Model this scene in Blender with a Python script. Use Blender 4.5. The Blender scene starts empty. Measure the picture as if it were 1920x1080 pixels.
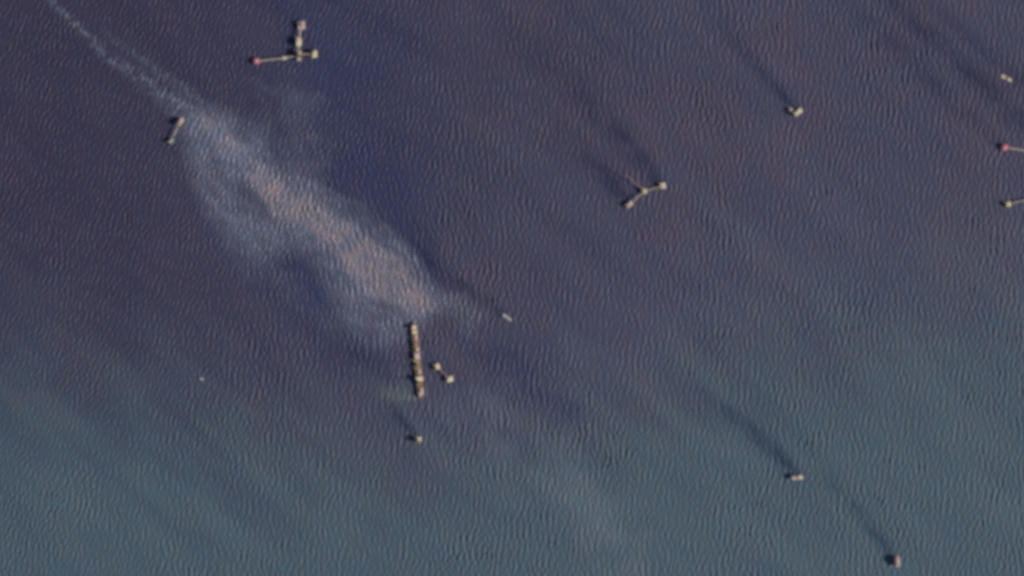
import bpy, math, random
import numpy as np
from mathutils import Vector

# ------------------------------------------------------------------ camera, sky, sun, exposure
S = bpy.context.scene
COL = S.collection
MPP = 2.0                                     # metres of sea per pixel of a 1920 px wide frame


def W(u, v, z=0.0):
    """map position (photo pixel) -> metres on the sea"""
    return Vector(((u - 960.0) * MPP, (540.0 - v) * MPP, z))


ALT = 20000.0
cam_d = bpy.data.cameras.new("satellite_camera")
cam = bpy.data.objects.new("satellite_camera", cam_d)
COL.objects.link(cam)
cam.location = (0, 0, ALT)
cam.rotation_euler = (0, 0, 0)
cam_d.sensor_width = 36.0
cam_d.lens = 36.0 * ALT / (1920.0 * MPP)
cam_d.clip_start = 100.0
cam_d.clip_end = 90000.0
S.camera = cam

SUN_EL = math.radians(36.0)
sun_dir = Vector((0.97, -0.20, 0)).normalized() * math.cos(SUN_EL) + Vector((0, 0, math.sin(SUN_EL)))
world = bpy.data.worlds.new("World")
S.world = world
world.use_nodes = True
wn = world.node_tree.nodes
wl = world.node_tree.links
wn.clear()
wo = wn.new("ShaderNodeOutputWorld")
wb = wn.new("ShaderNodeBackground")
sky = wn.new("ShaderNodeTexSky")
sky.sky_type = 'NISHITA'
sky.sun_disc = False
sky.sun_elevation = SUN_EL
sky.sun_rotation = math.atan2(sun_dir.x, sun_dir.y)
sky.air_density = 1.0
sky.dust_density = 1.2
wb.inputs[1].default_value = 0.08
wl.new(sky.outputs[0], wb.inputs[0])
wl.new(wb.outputs[0], wo.inputs[0])

sun_d = bpy.data.lights.new("sun", 'SUN')
sun_d.energy = 4.0
sun_d.angle = math.radians(0.53)
sun_d.color = (1.0, 0.965, 0.92)
sun = bpy.data.objects.new("sun", sun_d)
COL.objects.link(sun)
sun.location = (0, 0, 3000)
sun.rotation_euler = sun_dir.to_track_quat('Z', 'Y').to_euler()

S.view_settings.view_transform = 'Standard'
S.view_settings.look = 'None'
S.view_settings.exposure = 0.0
S.view_settings.gamma = 1.0
S.view_settings.use_curve_mapping = False
S.cycles.pixel_filter_type = 'BLACKMAN_HARRIS'
S.cycles.filter_width = 4.5                   # the soft optics of a small imaging satellite
S.cycles.use_denoising = False


# ------------------------------------------------------------------ materials
def lin(r, g, b):
    f = lambda c: c / 12.92 if c <= 0.04045 else ((c + 0.055) / 1.055) ** 2.4
    return (f(r / 255), f(g / 255), f(b / 255), 1.0)


def nodes_of(name):
    m = bpy.data.materials.new(name)
    m.use_nodes = True
    nt = m.node_tree
    nt.nodes.clear()
    out = nt.nodes.new("ShaderNodeOutputMaterial")
    return m, nt, out


def attr(nt, name):
    a = nt.nodes.new("ShaderNodeAttribute")
    a.attribute_name = name
    return a.outputs['Fac']


def mixc(nt, fac, a, b, blend='MIX'):
    n = nt.nodes.new("ShaderNodeMix")
    n.data_type = 'RGBA'
    n.blend_type = blend
    for sock, val in ((n.inputs[0], fac), (n.inputs[6], a), (n.inputs[7], b)):
        if hasattr(val, 'links'):
            nt.links.new(val, sock)
        else:
            sock.default_value = val
    return n.outputs[2]


def math_n(nt, op, a, b=0.0, clamp=False):
    n = nt.nodes.new("ShaderNodeMath")
    n.operation = op
    n.use_clamp = clamp
    for sock, val in ((n.inputs[0], a), (n.inputs[1], b)):
        if hasattr(val, 'links'):
            nt.links.new(val, sock)
        else:
            sock.default_value = val
    return n.outputs[0]


def noise_n(nt, scale, detail=3.0, stretch=(1, 1, 1), rough=0.5):
    tc = nt.nodes.new("ShaderNodeNewGeometry")
    mp = nt.nodes.new("ShaderNodeMapping")
    mp.inputs['Scale'].default_value = stretch
    nz = nt.nodes.new("ShaderNodeTexNoise")
    nz.inputs['Scale'].default_value = scale
    nz.inputs['Detail'].default_value = detail
    nz.inputs['Roughness'].default_value = rough
    nt.links.new(tc.outputs['Position'], mp.inputs[0])
    nt.links.new(mp.outputs[0], nz.inputs[0])
    return nz.outputs[0]


def ramp(nt, fac, lo, hi):
    n = nt.nodes.new("ShaderNodeMapRange")
    n.inputs[1].default_value = lo
    n.inputs[2].default_value = hi
    nt.links.new(fac, n.inputs[0])
    return n.outputs[0]


def paint(name, col, rust=0.25, rough=0.55, metal=0.0, scale=0.35):
    """weathered offshore paint: base colour, rust bloom and grime from noise"""
    m, nt, out = nodes_of(name)
    bs = nt.nodes.new("ShaderNodeBsdfPrincipled")
    n1 = ramp(nt, noise_n(nt, scale, 4.0), 0.52, 0.72)
    n2 = ramp(nt, noise_n(nt, scale * 4, 3.0), 0.3, 0.75)
    c = mixc(nt, math_n(nt, 'MULTIPLY', n1, rust), (*col, 1), (0.16, 0.07, 0.035, 1))
    c = mixc(nt, math_n(nt, 'MULTIPLY', n2, 0.25), c, (*[x * 0.6 for x in col], 1))
    nt.links.new(c, bs.inputs['Base Color'])
    bs.inputs['Roughness'].default_value = rough
    bs.inputs['Metallic'].default_value = metal
    nt.links.new(bs.outputs[0], out.inputs[0])
    return m


M = {
    'deck_grey': paint("pale_grey_deck_paint", (0.50, 0.50, 0.50), 0.15),
    'deck': paint("weathered_deck_paint", (0.62, 0.50, 0.33), 0.25),
    'deck_pink': paint("faded_pink_deck_paint", (0.58, 0.44, 0.40), 0.2),
    'white': paint("white_paint", (0.74, 0.65, 0.45), 0.08, 0.4),
    'cream': paint("cream_module_paint", (0.72, 0.61, 0.38), 0.15),
    'grey': paint("grey_steel", (0.33, 0.33, 0.34), 0.3),
    'jacket': paint("yellow_jacket_paint", (0.50, 0.36, 0.08), 0.45),
    'dark': paint("dark_steel", (0.09, 0.085, 0.085), 0.3),
    'brown': paint("red_brown_deck_paint", (0.21, 0.125, 0.08), 0.4, scale=0.08),
    'hull': paint("dark_red_hull_paint", (0.20, 0.07, 0.05), 0.3, scale=0.1),
    'bluehull': paint("blue_hull_paint", (0.10, 0.13, 0.22), 0.2),
    'red': paint("red_paint", (0.42, 0.09, 0.13), 0.1),
    'pink': paint("sun_bleached_red_paint", (0.80, 0.45, 0.50), 0.1),
    'green': paint("green_helideck_paint", (0.20, 0.30, 0.20), 0.1),
    'orange': paint("orange_lifeboat_paint", (0.75, 0.22, 0.04), 0.05),
    'bridge': paint("galvanised_bridge_steel", (0.46, 0.38, 0.32), 0.25),
    'bridge_red': paint("rusty_bridge_steel", (0.36, 0.20, 0.16), 0.4),
    'glass': paint("dark_bridge_glass", (0.03, 0.035, 0.045), 0.0, 0.1),
}


# ------------------------------------------------------------------ mesh helpers
class MB:
    def __init__(self):
        self.v, self.f = [], []

    def add(self, vs, fs):
        o = len(self.v)
        self.v += [tuple(p) for p in vs]
        self.f += [tuple(i + o for i in f) for f in fs]
        return self

    def prism(self, poly, z0, z1, top_scale=1.0):
        n = len(poly)
        cx = sum(p[0] for p in poly) / n
        cy = sum(p[1] for p in poly) / n
        vs = [(x, y, z0) for x, y in poly] + [(cx + (x - cx) * top_scale, cy + (y - cy) * top_scale, z1) for x, y in poly]
        fs = [tuple(range(n))[::-1], tuple(range(n, 2 * n))]
        fs += [(i, (i + 1) % n, n + (i + 1) % n, n + i) for i in range(n)]
        return self.add(vs, fs)

    def box(self, x, y, z, sx, sy, sz, top=1.0):
        """box standing on z, centred on x, y"""
        hx, hy = sx / 2, sy / 2
        return self.prism([(x - hx, y - hy), (x + hx, y - hy), (x + hx, y + hy), (x - hx, y + hy)], z, z + sz, top)

    def tube(self, a, b, r0, r1=None, n=8):
        a, b = Vector(a), Vector(b)
        r1 = r0 if r1 is None else r1
        d = (b - a).normalized()
        s = d.orthogonal().normalized()
        t = d.cross(s)
        ring = lambda c, r: [c + (s * math.cos(k * math.tau / n) + t * math.sin(k * math.tau / n)) * r for k in range(n)]
        fs = [(k, (k + 1) % n, n + (k + 1) % n, n + k) for k in range(n)]
        fs += [tuple(range(n))[::-1], tuple(range(n, 2 * n))]
        return self.add(ring(a, r0) + ring(b, r1), fs)

    def ngon(self, x, y, r, z0, z1, n=8, top=1.0):
        return self.prism([(x + r * math.cos((k + .5) * math.tau / n), y + r * math.sin((k + .5) * math.tau / n)) for k in range(n)], z0, z1, top)

    def build(self, name, mat, parent=None):
        me = bpy.data.meshes.new(name)
        me.from_pydata(self.v, [], self.f)
        me.materials.append(mat)
        me.update()
        o = bpy.data.objects.new(name, me)
        COL.objects.link(o)
        if parent is not None:
            o.parent = parent
        return o


def thing(name, label, cat, loc, rz=0.0, group=None):
    o = bpy.data.objects.new(name, None)
    o.empty_display_size = 5
    COL.objects.link(o)
    o.location = loc
    o.rotation_euler = (0, 0, rz)
    o['label'] = label
    o['category'] = cat
    if group:
        o['group'] = group
    return o


# ------------------------------------------------------------------ the sea: swell heights and water masks
rng = np.random.default_rng(11)
DX = 3.7
U0, U1, V0, V1 = -160.0, 2080.0, -150.0, 1230.0
NX = int((U1 - U0) * MPP / DX) + 1
NY = int((V1 - V0) * MPP / DX) + 1
us = U0 + np.arange(NX) * DX / MPP
vs_ = V0 + np.arange(NY) * DX / MPP
UU, VV = np.meshgrid(us, vs_)
kx = np.fft.fftfreq(NX, DX)[None, :]
ky = np.fft.fftfreq(NY, DX)[:, None]
kk = np.sqrt(kx ** 2 + ky ** 2) + 1e-9


def field(spec):
    w = rng.standard_normal((NY, NX))
    f = np.fft.ifft2(np.fft.fft2(w) * spec).real
    return f / f.std()


def fractal(lmax, lmin=0.0, slope=1.6):
    s = np.where(kk > 1.0 / lmax, (kk * lmax) ** -slope, 1.0)
    if lmin:
        s = s * np.exp(-(kk * lmin) ** 2)
    return field(s)


def blur(f, px):
    s = px * MPP
    return np.fft.ifft2(np.fft.fft2(f) * np.exp(-2 * (math.pi * s * kk) ** 2)).real


def swell(lam, width, ang, spread):
    """random-phase swell: wave length, spectral width, crest-normal angle (deg from east), spread"""
    th = np.arctan2(ky, kx)
    d = np.angle(np.exp(2j * (th - math.radians(ang)))) / 2
    s = np.exp(-((np.log(kk * lam)) / width) ** 2) * np.exp(-(d / math.radians(spread)) ** 2)
    return field(s)


def smooth(x, a, b):
    t = np.clip((x - a) / (b - a), 0, 1)
    return t * t * (3 - 2 * t)


warp_u = fractal(420, 20) * 7
warp_v = fractal(420, 20) * 7
UW, VW = UU + warp_u * .4, VV + warp_v * .4


def poly_mask(pts, soft):
    inside = np.zeros(UU.shape, bool)
    n = len(pts)
    for i in range(n):
        (x1, y1), (x2, y2) = pts[i], pts[(i + 1) % n]
        if y1 == y2:
            continue
        c = ((y1 > VW) != (y2 > VW)) & (UW < (x2 - x1) * (VW - y1) / (y2 - y1) + x1)
        inside ^= c
    return np.clip(blur(inside.astype(float), soft), 0, 1)


def streak(pts, warp=1.0):
    """pts = (u, v, half width, strength): soft ribbon along a polyline"""
    a = UU + warp_u * warp
    b = VV + warp_v * warp
    best = np.zeros(UU.shape)
    for (x1, y1, w1, s1), (x2, y2, w2, s2) in zip(pts, pts[1:]):
        dx, dy = x2 - x1, y2 - y1
        t = np.clip(((a - x1) * dx + (b - y1) * dy) / (dx * dx + dy * dy), 0, 1)
        d2 = (a - x1 - t * dx) ** 2 + (b - y1 - t * dy) ** 2
        w = w1 + (w2 - w1) * t
        best = np.maximum(best, (s1 + (s2 - s1) * t) * np.exp(-d2 / (w * w)))
    return best


h_mid = swell(22, 0.40, 2, 36)                # crests close to north-south
h_nw = swell(19, 0.42, 20, 44)                # leaning crests of the north-west
h_slk = swell(21, 0.38, -12, 32)
m_nw = smooth(1000 - UU - 0.7 * VV + warp_u * 6, -150, 450)
m_slk = np.exp(-(((UU - 690) / 170) ** 2 + ((VV - 480) / 150) ** 2))
h = h_mid * np.sqrt(1 - m_nw) + h_nw * np.sqrt(m_nw)
h = h * np.sqrt(1 - m_slk) + h_slk * np.sqrt(m_slk)
chop = swell(15.5, 0.35, 8, 60)
gust = np.clip(1.0 + 0.15 * fractal(600, 60), 0.6, 1.5)
H = gust * (0.92 * h + 0.62 * chop)

# masks over the water, 0..1
n_big = fractal(1600, 120)
n_med = fractal(500, 40)
# long current-drawn streaks, north-west to south-east
ca, sa = math.cos(math.radians(-41)), math.sin(math.radians(-41))
k_al, k_ac = kx * ca - ky * sa, kx * sa + ky * ca
drift = field(np.exp(-(k_al * 420) ** 2) * np.where(np.abs(k_ac) * 230 > 1, (np.abs(k_ac) * 230 + 1e-9) ** -1.3, 1.0) * np.exp(-(k_ac * 16) ** 2))
fine_drift = field(np.exp(-(k_al * 70) ** 2) * np.where(np.abs(k_ac) * 60 > 1, (np.abs(k_ac) * 60 + 1e-9) ** -0.9, 1.0) * np.exp(-(k_ac * 7) ** 2))
# the shelf water turns green-blue towards the south and east
edge = np.interp(UU, [-160, 0, 250, 500, 760, 1000, 1150, 1300, 1450, 1700, 1900, 2080],
                 [690, 730, 800, 860, 890, 880, 810, 690, 630, 590, 570, 550])
teal = smooth(VV - edge + n_big * 26 + n_med * 20 + drift * 12, -330, 230)
teal = teal * (0.72 + 0.28 * smooth(VV, 500, 1000))
navy = np.maximum.reduce([
    streak([(600, -60, 130, .8), (620, 80, 150, .85), (650, 240, 130, .9), (730, 390, 70, .9), (810, 500, 36, .85)], 3),
    streak([(520, 470, 40, .7), (575, 520, 48, 1), (650, 650, 40, .55), (740, 650, 28, .9)], 2),
    streak([(400, 380, 26, .5), (470, 520, 26, .55), (560, 600, 22, .3)], 2),
    streak([(860, 630, 28, .55), (980, 705, 30, .7), (1070, 785, 18, .6)], 2)])
calm = np.maximum.reduce([                    # flatter, darker water drawn out down-current of the structures
    streak([(1492, 204, 8, 1), (1455, 163, 13, .95), (1412, 115, 17, .6), (1330, 25, 22, .3)], .1),
    streak([(1494, 888, 9, 1), (1462, 855, 15, .95), (1420, 815, 17, .75), (1360, 765, 15, .55), (1290, 710, 14, 0)], .1),
    streak([(1678, 1046, 8, 1), (1648, 1008, 14, 1), (1600, 948, 15, .55), (1550, 890, 16, .3), (1510, 842, 14, .1)], .1),
    streak([(1240, 345, 9, 1), (1208, 308, 18, .9), (1160, 255, 26, .75), (1060, 145, 36, .3), (960, 40, 40, .1)], .1),
    streak([(1176, 378, 9, 1), (1155, 352, 15, 1), (1120, 312, 20, .6), (1060, 245, 26, .25)], .1),
    streak([(780, 817, 6, .9), (760, 794, 9, .8), (728, 755, 11, .35)], .1),
    streak([(1940, 250, 24, .8), (1880, 195, 24, .85), (1790, 115, 22, .7), (1640, -30, 24, .6)], .12),
    streak([(1880, 272, 9, .5), (1830, 228, 18, .6), (1740, 145, 20, .5), (1560, -30, 22, .3)], .12),
    streak([(1940, 175, 16, .5), (1860, 110, 16, .5), (1720, -20, 18, .3)], .12),
    streak([(940, 588, 10, .6), (880, 550, 16, .7), (820, 505, 15, .8), (770, 455, 10, .4)], .25),
    streak([(735, 713, 12, .45), (700, 672, 24, .6), (640, 610, 22, .45)], .3)])
calm = calm * np.clip(0.9 + 0.14 * fractal(160, 12) + 0.16 * fine_drift, 0.2, 1.4)
mauve = smooth(fractal(900, 80) + 0.4 * n_med, -0.6, 1.4)
deep = smooth(1150 - UU - 0.55 * VV + n_med * 30 + n_big * 60, -400, 900)
pale = np.maximum.reduce([  # pale haze and thin sheen put into the water colour
    streak([(1050, 860, 26, .4), (1120, 970, 40, .55), (1180, 1030, 42, .75), (1215, 1090, 36, .7)], 3),
    streak([(860, 730, 22, .25), (930, 810, 34, .45), (1010, 900, 40, .5), (1090, 960, 36, .45)], 3)])
pale = pale * np.clip(0.85 + 0.35 * fractal(300, 25), 0.1, 1.4)
wash = np.maximum(streak([(787, 742, 4, .9), (765, 743, 6, .8), (735, 745, 9, .25)], .2),
                  streak([(760, 733, 14, .5), (735, 735, 16, .4)], .5))
wash_white = np.zeros_like(wash)

H = H * (1 - 0.35 * np.clip(calm, 0, 1))

# oil: a thick mauve-brown body and a thin blue-grey veil
veil = np.maximum.reduce([
    poly_mask([(338, 225), (350, 300), (395, 410), (435, 500), (475, 545), (510, 500), (545, 465), (590, 480),
               (612, 550), (640, 615), (690, 655), (745, 650), (800, 600), (842, 572), (800, 525), (735, 452),
               (660, 395), (575, 345), (520, 300), (500, 250), (430, 215), (380, 195)], 15) * 0.85,
    streak([(455, 115, 10, 0), (510, 180, 26, .3), (550, 240, 36, .42), (590, 320, 40, .4), (600, 370, 20, .3)], 2.5),
    streak([(440, 210, 20, .3), (500, 265, 40, .5), (560, 330, 30, .5)], 2),
    streak([(830, 570, 22, .6), (870, 610, 24, .55), (890, 640, 16, .2)], 1.5),
    streak([(370, 260, 30, .4), (440, 350, 46, .5), (520, 420, 40, .5), (590, 470, 26, .4)], .6),
    streak([(430, 420, 34, .35), (500, 500, 34, .4), (580, 590, 30, .35), (650, 640, 24, .45)], .6),
    streak([(640, 610, 26, .5), (720, 615, 30, .75), (760, 625, 14, .5)], 1.5)])
d_ax = -(UU - 350) * .621 + (VV - 210) * .783
veil = veil * (1 - 0.72 * smooth(d_ax, 85, 185))
veil = np.maximum(veil, poly_mask([(520, 300), (600, 345), (680, 385), (760, 452), (815, 525), (850, 580), (800, 590), (700, 540), (620, 440)], 4) * .68)
thick = np.maximum.reduce([
    poly_mask([(360, 200), (400, 225), (450, 275), (520, 330), (590, 385), (660, 415), (730, 470), (785, 530), (818, 572),
               (800, 590), (745, 575), (690, 560), (650, 520), (622, 470), (580, 425), (520, 410), (495, 370), (450, 310),
               (410, 270), (370, 230)], 6) * .95,
    streak([(640, 450, 24, .6), (700, 520, 30, .8), (780, 565, 16, .85), (806, 575, 9, .7)], 1)])
fil = np.maximum.reduce([
    streak([(60, -60, 6, .5), (95, 0, 6, .75), (130, 40, 7, .7), (210, 110, 10, .6), (300, 175, 18, .6), (360, 215, 26, .7)], .3),
    streak([(190, 50, 6, .15), (240, 98, 7, .45), (290, 140, 9, .4), (370, 185, 11, .5), (420, 225, 14, .4)], .6)])
oil_n = fractal(140, 9)
thick = thick * np.clip(0.82 + 0.12 * oil_n + 0.12 * fine_drift, 0, 1.35)
veil = veil * np.clip(0.85 + 0.14 * fractal(260, 14) + 0.13 * fine_drift, 0, 1.4)
fil = fil * np.clip(0.72 + 0.5 * fractal(34, 8), 0, 1.7)
film = 1 - (1 - np.clip(0.80 * thick, 0, .9)) * (1 - np.clip(0.68 * veil, 0, .9)) * (1 - np.clip(0.66 * fil, 0, .9))
film = smooth(film, 0.015, 0.11) * film
bands = blur(h, 2.2)                           # wave light put into film opacity as bands along the swell
speck = field(np.exp(-((np.log(kk * 17)) / 0.5) ** 2))
film = np.clip(film * (1 + 0.26 * bands / bands.std() + 0.20 * speck), 0, 1)


def sea_grid():
    step = DX
    ext = []
    x = 0.0
    while x < 32000:
        step *= 1.45
        x += step
        ext.append(x)
    ext = np.array(ext)
    n = len(ext)
    xs = np.concatenate([(W(us[0], 0).x - ext[::-1]), (us - 960) * MPP, W(us[-1], 0).x + ext])
    ys = np.concatenate([(W(0, vs_[0]).y + ext[::-1]), (540 - vs_) * MPP, W(0, vs_[-1]).y - ext])
    return xs, ys, n


def grid_mesh(name, xs, ys, Z):
    ny, nx = Z.shape
    X, Y = np.meshgrid(xs, ys)
    co = np.stack([X, Y, Z], -1).reshape(-1, 3).astype(np.float32)
    idx = np.arange(nx * ny).reshape(ny, nx)
    q = np.stack([idx[1:, :-1], idx[1:, 1:], idx[:-1, 1:], idx[:-1, :-1]], -1).reshape(-1, 4)
    return co, q


def mesh_from(name, co, q):
    me = bpy.data.meshes.new(name)
    me.vertices.add(len(co))
    me.vertices.foreach_set("co", co.ravel())
    me.loops.add(q.size)
    me.loops.foreach_set("vertex_index", q.astype(np.int32).ravel())
    me.polygons.add(len(q))
    me.polygons.foreach_set("loop_start", np.arange(0, q.size, 4, dtype=np.int32))
    me.polygons.foreach_set("use_smooth", np.ones(len(q), bool))
    me.update()
    me.validate()
    return me


def put_attr(me, name, arr):
    a = me.attributes.new(name, 'FLOAT', 'POINT')
    a.data.foreach_set("value", arr.ravel().astype(np.float32))


edge_fade = (smooth(UU, U0, U0 + 60) * (1 - smooth(UU, U1 - 60, U1)) * smooth(VV, V0, V0 + 60) * (1 - smooth(VV, V1 - 60, V1)))
H = H * edge_fade
film = film * edge_fade
xs, ys, NE = sea_grid()
pad = lambda a: np.pad(a, NE, mode='edge')
co, q = grid_mesh("sea", xs, ys, np.pad(H, NE))
sea_me = mesh_from("sea", co, q)
mean_fade = lambda a, m: m + (a - m) * edge_fade
for nm, arr in (("teal", teal), ("navy", navy), ("calm", calm), ("mauve", mauve), ("deep", deep), ("drift", drift), ("pale", pale), ("wash", wash)):
    if nm == "teal":
        put_attr(sea_me, nm, pad(arr))
    else:
        put_attr(sea_me, nm, pad(mean_fade(arr, 0.4 if nm == "mauve" else 0.0)))

mat, nt, out = nodes_of("sea_water")
bs = nt.nodes.new("ShaderNodeBsdfPrincipled")
K = 1.0
base = lambda r, g, b: tuple(c * K for c in (r, g, b)) + (1,)
c_deep = base(0.049, 0.051, 0.087)
c_mauve = base(0.056, 0.050, 0.083)
c_teal = base(0.058, 0.091, 0.115)
c_navy = base(0.026, 0.032, 0.078)
c_pale = base(0.100, 0.125, 0.152)
c_wash = base(0.095, 0.125, 0.115)
c = mixc(nt, attr(nt, "mauve"), c_deep, c_mauve)
c = mixc(nt, attr(nt, "deep"), c, base(0.034, 0.030, 0.060))
c = mixc(nt, attr(nt, "teal"), c, c_teal)
c = mixc(nt, math_n(nt, 'MULTIPLY', attr(nt, "navy"), 0.95, True), c, c_navy)
c = mixc(nt, math_n(nt, 'MULTIPLY', attr(nt, "calm"), 1.0, True), c, (0.36, 0.44, 0.62, 1), 'MULTIPLY')
c = mixc(nt, math_n(nt, 'MULTIPLY', attr(nt, "pale"), 0.7, True), c, c_pale)
c = mixc(nt, math_n(nt, 'MULTIPLY', attr(nt, "wash"), 0.9, True), c, c_wash)
# patchy plankton tint at the scale of tens of metres
pt = ramp(nt, noise_n(nt, 0.011, 3.0), 0.30, 0.70)
c = mixc(nt, math_n(nt, 'MULTIPLY', pt, 0.24), c, (1.45, 0.97, 1.02, 1), 'MULTIPLY')
dr = ramp(nt, attr(nt, "drift"), -2.2, 2.2)
c = mixc(nt, dr, mixc(nt, 1.0, c, (0.89, 0.90, 0.94, 1), 'MULTIPLY'), mixc(nt, 1.0, c, (1.11, 1.09, 1.05, 1), 'MULTIPLY'))
pt2 = ramp(nt, noise_n(nt, 0.016, 2.0, (1, 0.8, 1)), 0.45, 0.75)
c = mixc(nt, math_n(nt, 'MULTIPLY', pt2, 0.38), c, (0.70, 1.05, 1.2, 1), 'MULTIPLY')
nt.links.new(c, bs.inputs['Base Color'])
bs.inputs['Roughness'].default_value = 0.6
bs.inputs['IOR'].default_value = 1.33
bmp = nt.nodes.new("ShaderNodeBump")
bmp.inputs['Strength'].default_value = 1.0
bmp.inputs['Distance'].default_value = 0.55
nt.links.new(noise_n(nt, 0.10, 2.0, (1, 0.55, 1), 0.6), bmp.inputs['Height'])
nt.links.new(bmp.outputs[0], bs.inputs['Normal'])
nt.links.new(bs.outputs[0], out.inputs[0])
sea_me.materials.append(mat)
sea = bpy.data.objects.new("sea", sea_me)
COL.objects.link(sea)
sea['kind'] = 'structure'

# oil slick: its own film riding on the swell, cut to where there is oil
keep = film > 0.012
kq = keep[1:, :-1] | keep[1:, 1:] | keep[:-1, 1:] | keep[:-1, :-1]
co2, q2 = grid_mesh("oil_slick", (us - 960) * MPP, (540 - vs_) * MPP, H + 0.3)
q2 = q2[kq.ravel()]
used, inv = np.unique(q2, return_inverse=True)
oil_me = mesh_from("oil_slick", co2[used], inv.reshape(q2.shape))
put_attr(oil_me, "film", film.ravel()[used])
put_attr(oil_me, "thick", np.clip(thick * smooth(0.55 * oil_n + 0.35 * n_med + (UU - 600) / 330, -2.0, 0.6), 0, 1).ravel()[used])
mat, nt, out = nodes_of("oil_film")
bs = nt.nodes.new("ShaderNodeBsdfPrincipled")
sheen = ramp(nt, noise_n(nt, 0.018, 3.0), 0.35, 0.68)
thin_c = mixc(nt, sheen, (0.140, 0.170, 0.240, 1), (0.170, 0.172, 0.228, 1))  # film tints, with the slick's sun-glint brightness put into the colour
thick_c = mixc(nt, sheen, (0.250, 0.188, 0.195, 1), (0.225, 0.190, 0.215, 1))
c = mixc(nt, attr(nt, "thick"), thin_c, thick_c)
nt.links.new(c, bs.inputs['Base Color'])
bs.inputs['Roughness'].default_value = 0.5
bs.inputs['IOR'].default_value = 1.46
tr = nt.nodes.new("ShaderNodeBsdfTransparent")
ms = nt.nodes.new("ShaderNodeMixShader")
nt.links.new(attr(nt, "film"), ms.inputs[0])
nt.links.new(tr.outputs[0], ms.inputs[1])
nt.links.new(bs.outputs[0], ms.inputs[2])
bmp = nt.nodes.new("ShaderNodeBump")
bmp.inputs['Strength'].default_value = 1.0
bmp.inputs['Distance'].default_value = 0.6
nt.links.new(noise_n(nt, 0.10, 2.0, (1, 0.55, 1), 0.6), bmp.inputs['Height'])
nt.links.new(bmp.outputs[0], bs.inputs['Normal'])
nt.links.new(ms.outputs[0], out.inputs[0])
oil_me.materials.append(mat)
oil = bpy.data.objects.new("oil_slick", oil_me)
COL.objects.link(oil)
oil['kind'] = 'stuff'
oil['label'] = "mauve and grey oil slick drifting away from the long storage tanker"

# ------------------------------------------------------------------ offshore structures
G_PLAT = "oil platforms standing in the sea"
G_BRIDGE = "steel bridges between the platforms"
G_FLARE = "red flare platforms at the ends of bridges"
G_BOAT = "work boats on the sea"


def crane(parent, x, y, z, ang, length=16.0, mat='jacket'):
    c = MB().tube((x, y, z), (x, y, z + 6), 1.1, 1.0).build('crane', M[mat], parent)
    MB().box(x, y, z + 6, 3.2, 3.2, 2.6).build('crane_cab', M['white'], c)
    e = Vector((x + math.cos(ang) * length, y + math.sin(ang) * length, z + 12))
    s = Vector((x, y, z + 7.5))
    side = Vector((-math.sin(ang), math.cos(ang), 0)) * 0.7
    b = MB()
    for o in (side, -side, Vector((0, 0, 1.2))):
        b.tube(s + o, e + o * 0.2, 0.22, 0.18, 5)
    for k in range(6):
        p = s.lerp(e, (k + .5) / 6)
        w = 1 - 0.8 * (k + .5) / 6
        b.tube(p + side * w, p - side * w, 0.14, 0.14, 4)
    b.build('crane_boom', M[mat], c)


def jacket(t, w, d, top, mat='jacket', legs=4, splay=1.25):
    if legs == 4:
        pts = [(-w / 2, -d / 2), (w / 2, -d / 2), (w / 2, d / 2), (-w / 2, d / 2)]
    else:
        pts = [(w / 2 * math.cos(k * math.tau / 3), w / 2 * math.sin(k * math.tau / 3)) for k in range(3)]
    for x, y in pts:
        MB().tube((x * splay, y * splay, -12), (x, y, top), 1.0, 0.8, 10).build('leg', M[mat], t)
    n = len(pts)
    for i in range(n):
        a, b = pts[i], pts[(i + 1) % n]
        f = lambda p, z: (p[0] * (splay + (1 - splay) * (z + 12) / (top + 12)), p[1] * (splay + (1 - splay) * (z + 12) / (top + 12)), z)
        br = MB().tube(f(a, -8), f(b, top - 2), 0.4, 0.4, 6).tube(f(b, -8), f(a, top - 2), 0.4, 0.4, 6).tube(f(a, top - 2.2), f(b, top - 2.2), 0.4, 0.4, 6)
        br.build('brace', M[mat], t)


def railing(w, d, z, gap=0.15):
    m = MB()
    pts = [(-w / 2 + gap, -d / 2 + gap), (w / 2 - gap, -d / 2 + gap), (w / 2 - gap, d / 2 - gap), (-w / 2 + gap, d / 2 - gap)]
    for i in range(4):
        a, b = pts[i], pts[(i + 1) % 4]
        for hh in (0.55, 1.1):
            m.tube((*a, z + hh), (*b, z + hh), 0.05, 0.05, 4)
        k = max(2, int(math.dist(a, b) / 3))
        for j in range(k):
            x, y = a[0] + (b[0] - a[0]) * j / k, a[1] + (b[1] - a[1]) * j / k
            m.tube((x, y, z), (x, y, z + 1.1), 0.05, 0.05, 4)
    return m


PS = 0.88


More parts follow.
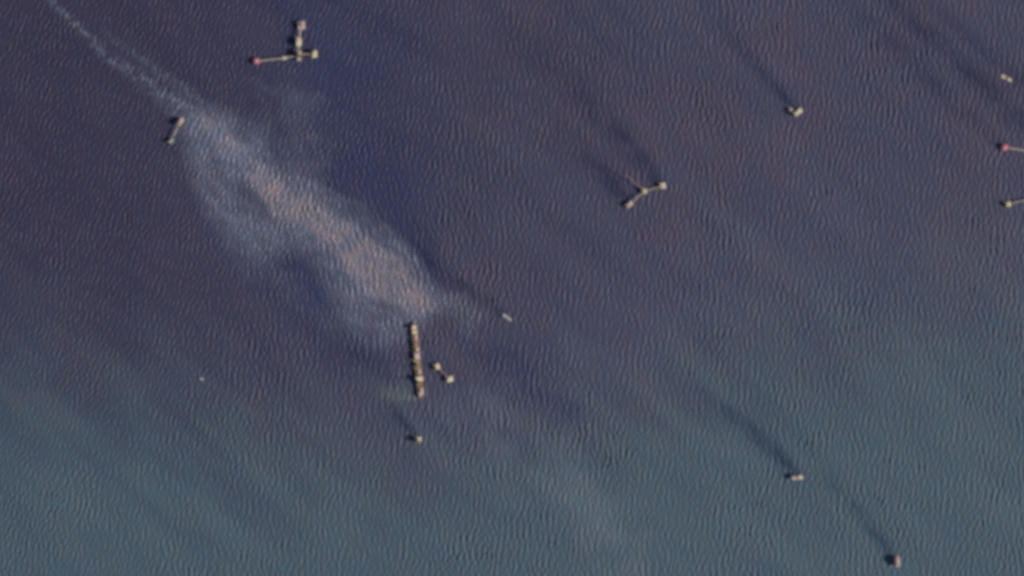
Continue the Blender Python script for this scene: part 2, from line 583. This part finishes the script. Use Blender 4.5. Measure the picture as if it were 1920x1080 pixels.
def platform(u, v, ang, w, d, label, deck='deck', mods=(), heli=None, crane_at=None, top=16.0, jk='jacket', legs=4, boat=True):
    """fixed platform: jacket, two decks, modules (x, y, sx, sy, sz, material), helideck (x, y, r), crane (x, y, angle)"""
    w, d = w * PS, d * PS
    mods = [(x * PS, y * PS, sx * PS, sy * PS, sz, mt) for x, y, sx, sy, sz, mt in mods]
    if heli:
        heli = tuple(k * PS for k in heli)
    if crane_at:
        crane_at = (crane_at[0] * PS, crane_at[1] * PS, *crane_at[2:])
    t = thing('oil_platform', label, 'oil platform', W(u, v, 0), math.radians(ang), G_PLAT)
    low = top - 7
    jacket(t, w * .78, d * .78, low, jk, legs)
    MB().box(0, 0, low, w * .96, d * .96, 0.9).build('lower_deck', M['grey'], t)
    col = MB()
    for x in (-w * .38, 0, w * .38):
        for y in (-d * .38, d * .38):
            col.tube((x, y, low + .9), (x, y, top - 1), 0.45, 0.45, 8)
    col.build('column', M['grey'], t)['kind'] = 'stuff'
    lm = MB().box(-w * .12, d * .05, low + .9, w * .42, d * .4, 4.4).build('wellhead_module', M['grey'], t)
    MB().box(0, 0, top - 1, w, d, 1.0).build('upper_deck', M[deck], t)
    railing(w, d, top).build('handrail', M['jacket'], t)
    for (x, y, sx, sy, sz, mt) in mods:
        m = MB().box(x, y, top, sx, sy, sz).build('module', M[mt], t)
        MB().box(x + sx * .2, y - sy * .15, top + sz, sx * .3, sy * .3, 1.1).build('vent_unit', M['grey'], m)
    if heli:
        x, y, r = heli
        hd = MB().ngon(x, y, r, top + 8, top + 8.6).build('helideck', M[deck if deck != 'brown' else 'cream'], t)
        s = MB()
        for k in range(4):
            a = (k + .5) * math.tau / 4
            s.tube((x + r * .55 * math.cos(a), y + r * .55 * math.sin(a), top), (x + r * .8 * math.cos(a), y + r * .8 * math.sin(a), top + 8), .3, .3, 6)
        s.build('helideck_support', M['grey'], hd)
        MB().ngon(x, y, r + 1.4, top + 7.3, top + 7.45).build('safety_net', M['grey'], hd)
    if crane_at:
        crane(t, crane_at[0], crane_at[1], top, crane_at[2], crane_at[3] if len(crane_at) > 3 else 15)
    if boat:
        MB().box(0, -d * .5 - 1.6, 1.6, w * .5, 2.6, 0.5).tube((-w * .2, -d * .5 - .4, 2), (-w * .2, -d * .38, low), .3, .3, 6).tube((w * .2, -d * .5 - .4, 2), (w * .2, -d * .38, low), .3, .3, 6).build('boat_landing', M['dark'], t)
    return t


def footbridge(a, b, label, z=15.0, wide=3.4, mat='bridge'):
    pa, pb = W(*a), W(*b)
    L = (pb - pa).length
    t = thing('footbridge', label, 'bridge', (pa.x, pa.y, 0), math.atan2(pb.y - pa.y, pb.x - pa.x), G_BRIDGE)
    MB().box(L / 2, 0, z, L, wide * .9, 0.35).build('walkway', M[mat], t)
    n = max(4, int(L / 5))
    for s in (-1, 1):
        m = MB()
        y = s * wide / 2
        m.tube((0, y, z), (L, y, z), .28, .28, 6).tube((0, y, z + 4), (L, y, z + 4), .28, .28, 6)
        for k in range(n):
            x0, x1 = L * k / n, L * (k + 1) / n
            m.tube((x0, y, z + (0 if k % 2 else 4)), (x1, y, z + (4 if k % 2 else 0)), .16, .16, 5)
            m.tube((x1, y, z), (x1, y, z + 4), .14, .14, 5)
        m.build('truss', M[mat], t)
    p = MB()
    for k in range(2):
        p.tube((0, -wide * .22 + k * 1.1, z + .75), (L, -wide * .22 + k * 1.1, z + .75), .3, .3, 6)
    p.build('pipe', M['white'], t)
    return t


def flare_platform(u, v, ang, label):
    t = thing('flare_platform', label, 'flare platform', W(u, v, 0), math.radians(ang), G_FLARE)
    jacket(t, 22, 22, 15, 'red', 3, 1.35)
    MB().ngon(0, 0, 14.5, 15, 16, 6).build('deck', M['red'], t)
    MB().box(-1, 1, 16, 9, 8, 4).build('module', M['pink'], t)
    MB().tube((6, 5, 16), (6, 5, 19.5), 2.3, 2.3, 12).build('knockout_drum', M['white'], t)
    st = MB().tube((-1, -7, 16), (-1, -7, 50), 0.6, 0.45, 8).build('flare_stack', M['pink'], t)
    s = MB()
    for k in range(3):
        a = k * math.tau / 3
        s.tube((-1 + 3.4 * math.cos(a), -7 + 3.4 * math.sin(a), 16), (-1 + .7 * math.cos(a), -7 + .7 * math.sin(a), 48), .25, .2, 5)
        for j in range(5):
            r0, r1 = 3.4 - j * .54, 3.4 - (j + 1) * .54
            b = a + math.tau / 3
            s.tube((-1 + r0 * math.cos(a), -7 + r0 * math.sin(a), 16 + j * 6.4), (-1 + r1 * math.cos(b), -7 + r1 * math.sin(b), 22.4 + j * 6.4), .14, .14, 4)
    s.build('lattice', M['red'], st)
    MB().tube((-1, -7, 50), (-1, -7, 52.4), .9, 1.2, 10).build('burner_tip', M['dark'], st)
    return t


# --- northern complex
platform(565.5, 48, 12, 30, 34, "dim pinkish platform at the north end of the bridge-linked complex",
         'deck_pink', [(-3, 5, 14, 12, 6, 'brown'), (6, -7, 12, 10, 4, 'deck_pink')], None, (11, 12, 0.6), jk='grey')
platform(560.5, 79, 0, 22, 34, "bright pale platform in the middle of the bridge-linked northern complex",
         'white', [(0, -6, 16, 16, 8, 'white'), (0, 9, 12, 10, 5, 'deck_pink')], None, (-8, 13, 2.2), top=22)
platform(561, 105, 0, 22, 46, "long brown process platform at the crossing of the northern complex",
         'brown', [(4, 12, 8, 14, 10, 'cream'), (1, -15, 15, 12, 7, 'deck_pink'), (-6, 4, 7, 16, 6, 'dark'), (5, -3, 9, 9, 5, 'brown')], None, (-7, 18, 2.6), top=24)  # dark west module colours in the shadow on that side of the deck
platform(589.5, 101.5, 8, 24, 30, "yellowish square platform east of the brown process platform",
         'cream', [(1, -3, 14, 16, 5, 'cream'), (-4, 10, 10, 6, 6, 'brown')], None, (7, 11, 1.2), top=21)
footbridge((564, 55), (561.5, 72), "short bridge between the dim pinkish platform and the bright pale platform", 18, 7)
footbridge((560.8, 87), (561, 94), "very short bridge joining the bright pale platform to the brown process platform", 19, 7, 'bridge')
footbridge((566, 102), (583.5, 102), "rusty bridge between the brown process platform and the yellowish square platform", 17, 5, 'bridge_red')
flare_platform(482, 115.5, 20, "red flare platform standing alone west of the northern complex")
footbridge((487, 114.6), (532, 109.4), "long thin bridge reaching from the red flare platform to its pale support tower", 16, 5)
t = thing('bridge_tower', "small pale support tower halfway along the bridge to the red flare platform", 'bridge support', W(534, 108.8), 0.1)
jacket(t, 13, 9, 14, 'white', 4)
MB().box(0, 0, 14, 17, 11, 1).build('deck', M['white'], t)
MB().box(1, 0, 15, 9, 6, 3).build('module', M['white'], t)
footbridge((536.5, 108.4), (556, 106.2), "short thin bridge from the pale support tower to the brown process platform", 16, 5)

# --- trio in the middle of the sea
platform(1242.5, 348.5, 10, 23, 23, "bright white square platform at the east end of the linked trio",
         'white', [(3, -3, 12, 13, 5, 'white'), (-6, 6, 8, 7, 4, 'cream')], None, (-8, 8, 2.4))
platform(1208, 358.5, 14, 21, 21, "pale pinkish platform in the middle of the linked trio",
         'deck', [(2, -2, 11, 11, 5, 'white'), (-6, 6, 7, 6, 6, 'brown')], None, (-7, 7, 2.0))
platform(1180, 383.5, 38, 30, 20, "pinkish oblong platform at the southwest end of the linked trio",
         'deck_pink', [(4, -1, 15, 12, 5, 'deck'), (-10, 2, 7, 9, 5, 'brown')], None, (-8, 6, 2.8))
footbridge((1213, 357.2), (1237, 350.2), "straight bridge between the white square platform and the middle of the trio", 15, 3.6, 'bridge')
footbridge((1186, 379), (1203, 363), "greenish grey bridge between the oblong platform and the middle of the trio", 16, 4.0, 'bridge')
t = thing('flare_bridge', "slim flare boom pointing northwest into open water from the middle of the trio", 'flare boom', W(1204, 354), math.atan2(27, -32))
L = W(0, 0).x - W(-41, 0).x
for y in (-1.7, 1.7):
    MB().tube((0, y, 16), (L, y * .4, 30), .45, .4, 6).build('chord', M['bridge_red'], t)
MB().tube((0, 0, 18.6), (L, 0, 30.6), .4, .4, 6).build('chord', M['bridge_red'], t)
m = MB()
for k in range(14):
    x0, x1 = L * k / 14, L * (k + 1) / 14
    z0, z1 = 16 + 14 * k / 14, 16 + 14 * (k + 1) / 14
    g = 1 - .6 * k / 14
    m.tube((x0, 1.7 * g, z0), (x1, -1.7 * g, z1), .22, .22, 4).tube((x0, -1.7 * g, z0), (x1, 0, z1 + 1.2), .22, .22, 4)
m.build('bracing', M['bridge_red'], t)
MB().tube((L, 0, 30), (L + 3, 0, 33), 1.1, 1.5, 8).build('burner_tip', M['dark'], t)
jk_x = L * .62
MB().tube((jk_x, 5, -10), (jk_x, .8, 24), .7, .5, 8).tube((jk_x, -5, -10), (jk_x, -.8, 24), .7, .5, 8).build('trestle', M['bridge'], t)

# --- pair beside the tanker
platform(819.8, 687, 20, 22, 24, "yellow-topped square platform close beside the long tanker",
         'cream', [(2, 1, 13, 14, 5, 'cream'), (-7, -7, 6, 6, 4, 'jacket')], None, (-7, 8, 2.5))
platform(843.5, 710.5, 10, 27, 24, "cream and white square platform at the outer end of the tanker-side pair",
         'white', [(2, 2, 15, 13, 5, 'white'), (-8, -6, 7, 8, 4, 'cream')], None, (9, 8, 0.7))
footbridge((824, 691), (838.5, 705.5), "thin diagonal bridge linking the pair of platforms beside the tanker", 16, 3.6, 'bridge_red')

# --- lone platforms
platform(785.5, 824, 0, 21, 23, "small pale platform standing alone south of the tanker",
         'deck', [(3, 2, 12, 13, 6, 'white'), (-5, -6, 8, 8, 10, 'dark'), (5, -8, 7, 5, 4, 'green')], None, (-7, 7, 2.5), top=24)
platform(1496, 210.5, 38, 38, 19, "yellowish oblong platform trailed by dark water in the open north",
         'cream', [(6, 0, 18, 13, 6, 'white'), (-10, 0, 11, 12, 5, 'deck')], None, (-14, 6, 2.6), top=21)
platform(1483, 206, -20, 19, 14, "small mauve satellite deck touching the yellowish oblong platform",
         'deck_pink', [(1, -1, 8, 7, 4, 'grey')], None, None, top=14, boat=False, jk='grey')
platform(1494, 895, 2, 48, 17, "wide platform with a white east end and a pink west end",
         'deck_pink', [(14, 1, 15, 14, 8, 'white'), (-13, -1, 14, 10, 4, 'deck_pink'), (1, 3, 9, 8, 6, 'dark')], None, (-4, 5, 2.4), top=21)
platform(1681.5, 1052.5, 4, 20, 42, "narrow pink and dark red platform near the bottom edge of the sea",
         'deck_pink', [(4, -6, 10, 24, 6, 'deck_pink'), (-6, 4, 7, 26, 9, 'hull'), (4, 13, 8, 8, 4, 'pink')], None, (4, 17, 1.4), top=22, jk='red')  # dark red west module puts the platform's shaded side into colour
# two linked decks at the head of the slick
platform(339, 229, 55, 36, 17, "bright tan oblong platform at the narrow northern tip of the oil slick",
         'deck', [(5, 0, 17, 12, 6, 'deck_pink'), (-9, 1, 9, 11, 8, 'brown')], None, (-10, 5, 2.8), top=22)
platform(322, 264, 55, 24, 18, "dull green-grey platform beside the narrow northern tip of the oil slick",
         'green', [(2, 0, 10, 10, 4, 'grey'), (-6, 2, 6, 8, 3, 'deck')], None, (-7, 4, 2.2), top=17, jk='grey')
footbridge((333.5, 239), (325, 257), "pinkish bridge between the tan and the dull green platform at the slick tip", 15, 5.5, 'bridge')
# --- east edge
flare_platform(1884, 276.5, 200, "red flare platform on a bridge by the eastern edge of the picture")
footbridge((1889.5, 277.5), (1952, 287), "long bridge running east out of view from the red flare platform", 15, 3.6)
platform(1890, 383, 15, 21, 19, "small cream platform near the eastern edge with one bridge leading away",
         'cream', [(1, 0, 11, 11, 5, 'cream'), (-6, -5, 6, 6, 4, 'jacket')], None, (-7, 6, 2.4))
footbridge((1895, 381.8), (1952, 368), "long bridge running east out of view from the small cream platform", 15, 3.6)
platform(1960, 288, 5, 30, 30, "process platform beyond the eastern edge at the end of the flare bridge",
         'deck', [(0, 0, 16, 16, 8, 'white')], None, None)
platform(1960, 366, 5, 28, 28, "wellhead platform beyond the eastern edge at the end of the cream platform bridge",
         'deck', [(0, 0, 14, 16, 7, 'cream')], None, None)


# ------------------------------------------------------------------ vessels
def hull_mesh(stations, draught, name, mat, parent):
    """stations = (x, half beam, deck height); closed hull with a keel line"""
    m = MB()
    rings = []
    for x, hb, dz in stations:
        rings.append([(x, -hb, dz), (x, -hb * .93, dz * .3), (x, -hb * .72, -draught), (x, hb * .72, -draught), (x, hb * .93, dz * .3), (x, hb, dz)])
    n = 6
    vs, fs = [], []
    for r in rings:
        vs += r
    for i in range(len(rings) - 1):
        for j in range(n):
            a, b = i * n + j, i * n + (j + 1) % n
            fs.append((a, b, b + n, a + n))
    fs.append(tuple(range(n)))
    fs.append(tuple(range((len(rings) - 1) * n, len(rings) * n))[::-1])
    return m.add(vs, fs).build(name, mat, parent)


def tanker():
    a, b = W(790.5, 746), W(776, 605)
    L = (b - a).length
    t = thing('storage_tanker', "very long narrow brown storage tanker moored at the head of the oil slick", 'tanker', (a.x, a.y, 0), math.atan2(b.y - a.y, b.x - a.x))
    hb = 12.5
    st = [(0, hb * .62, 12), (8, hb * .9, 12), (22, hb, 12), (L - 45, hb, 12), (L - 26, hb * .93, 12.3), (L - 12, hb * .68, 13), (L - 4, hb * .36, 13.6), (L, hb * .08, 14)]
    hull_mesh(st, 8, 'hull', M['hull'], t)
    poly = [(x, -h * .96) for x, h, z in st[:-1]] + [(L - .6, 0)] + [(x, h * .96) for x, h, z in st[:-1]][::-1]
    MB().prism(poly, 12.05, 12.5).build('main_deck', M['brown'], t)
    # accommodation block, bridge wings and funnel towards the stern
    ac = MB().box(72, 0, 12.5, 17, 21, 13).build('accommodation_block', M['white'], t)
    MB().box(75, 0, 25.5, 9, 25, 3.4).build('wheelhouse', M['cream'], ac)
    MB().box(79.7, 0, 26.6, .5, 21, 1.5).build('window_band', M['glass'], ac)
    MB().ngon(71, -1, 9.5, 29.2, 29.8).build('helideck', M['cream'], ac)
    MB().box(57, -3, 12.5, 8, 8, 15, .85).build('funnel', M['hull'], t)
    MB().box(57, 5, 12.5, 9, 7, 6).build('engine_casing', M['white'], t)
    mast = MB().tube((62.5, 0, 12.5), (62.5, 0, 74), 1.5, 0.8, 8)
    for k in range(7):
        mast.box(62.5, 0, 18 + 8 * k, 4.2 - .35 * k, 4.2 - .35 * k, .5)
    mast.build('mast', M['grey'], t)
    MB().box(24, -4, 12.5, 26, 9, 6).build('deck_house', M['deck_pink'], t)
    MB().box(14, 4, 12.5, 16, 7, 5).build('winch_house', M['deck_pink'], t)
    # deck tanks and pipe racks along the midship
    for k, x in enumerate((98, 122, 182, 206, 228)):
        MB().box(x, 3.5 if k % 2 else -3.5, 12.5, 15, 9, 5 + (k % 3)).build('process_module', M[('deck_pink', 'brown', 'deck', 'brown', 'deck_pink')[k]], t)
    MB().box(157, 0, 12.5, 22, 17, 8).build('manifold', M['deck_pink'], t)
    for y in (-1.6, 0, 1.6):
        MB().tube((88, y, 14.6), (L - 40, y, 14.6), .55, .55, 8).build('deck_pipe', M['deck'], t)
    for x, y, an in ((140, 9, 1.2), (170, -9, -1.6), (112, 9, .9)):
        crane(t, x, y, 12.5, an, 17, 'cream')
    MB().box(L - 36, 0, 12.5, 14, 18, 4).build('forecastle', M['deck'], t)
    tu = MB().tube((L - 17, 0, 12.8), (L - 17, 0, 22), 6.5, 6, 16).build('mooring_turret', M['cream'], t)
    MB().ngon(L - 18, 0, 8.5, 25, 25.6).tube((L - 18, 5, 15), (L - 18, 6, 25), .4).tube((L - 18, -5, 15), (L - 18, -6, 25), .4).build('bow_helideck', M['cream'], tu)
    for s in (-1, 1):
        m = MB()
        m.tube((10, s * hb * .9, 13.6), (L - 46, s * hb * .95, 13.6), .08, .08, 4)
        for k in range(60):
            x = 10 + (L - 56) * k / 59
            y = s * hb * (.9 + .05 * k / 59)
            m.tube((x, y, 12.5), (x, y, 13.6), .07, .07, 4)
        m.build('handrail', M['white'], t)
        MB().prism([(66, s * 13.2 - 1.3), (75, s * 13.2 - 1.3), (76.5, s * 13.2), (75, s * 13.2 + 1.3), (66, s * 13.2 + 1.3), (64.5, s * 13.2)], 17, 19.6, .8).build('lifeboat', M['orange'], ac)


tanker()


def work_boat(u, v, ang, L, hb, label, hull='bluehull', deck='deck', house='white', name='supply_boat'):
    t = thing(name, label, 'boat', W(u, v, 0), math.radians(ang), G_BOAT)
    st = [(-L / 2, hb * .85, 3), (-L * .4, hb, 3), (L * .2, hb, 3.2), (L * .36, hb * .75, 3.8), (L * .46, hb * .35, 4.4), (L / 2, .15, 4.8)]
    hull_mesh(st, 2.5, 'hull', M[hull], t)
    MB().prism([(-L * .485, -hb * .84), (L * .1, -hb * .94), (L * .1, hb * .94), (-L * .485, hb * .84)], 3.26, 3.5).build('cargo_deck', M[deck], t)
    fo = MB().prism([(L * .1, -hb * .95), (L * .2, -hb * .96), (L * .36, -hb * .72), (L * .46, -hb * .33), (L * .46, hb * .33), (L * .36, hb * .72), (L * .2, hb * .96), (L * .1, hb * .95)], 3.3, 6.0).build('forecastle', M[house], t)
    w = MB().box(L * .22, 0, 6, L * .18, hb * 1.35, 4.5).build('wheelhouse', M[house], t)
    MB().box(L * .22 + L * .09 + .1, 0, 8.6, .3, hb * 1.2, 1.2).build('window_band', M['glass'], w)
    MB().tube((L * .2, 0, 10.5), (L * .2, 0, 16), .25, .12, 6).box(L * .2, 0, 13, .4, 3, .4).build('mast', M['white'], w)
    for s in (-1, 1):
        MB().box(L * .06, s * hb * .6, 3.5, L * .05, hb * .3, 5, .8).build('funnel', M['dark'], t)
        MB().box(-L * .2, s * (hb * .93), 3.5, L * .5, .3, 1).build('bulwark', M[hull], t)
    for k, (x, y) in enumerate(((-.36, .3), (-.36, -.4), (-.2, .1), (-.08, -.35))):
        MB().box(L * x, hb * y, 3.5, L * .1, hb * .5, 2.4).build('cargo_container', M[('white', 'cream', 'deck', 'white')[k]], t)


work_boat(949.5, 594.5, -34 + 180, 44, 6, "grey-white supply boat lying diagonally in open water east of the slick", 'grey', 'grey', 'deck_grey')
work_boat(1887, 147, -26, 46, 7.5, "pinkish grey supply boat near the northeast corner of the sea", 'hull', 'deck_pink', 'deck')
work_boat(377.5, 710.5, 160, 18, 3.6, "tiny pale work boat alone in open water to the west", 'grey', 'deck_grey', 'deck_grey', 'work_boat')
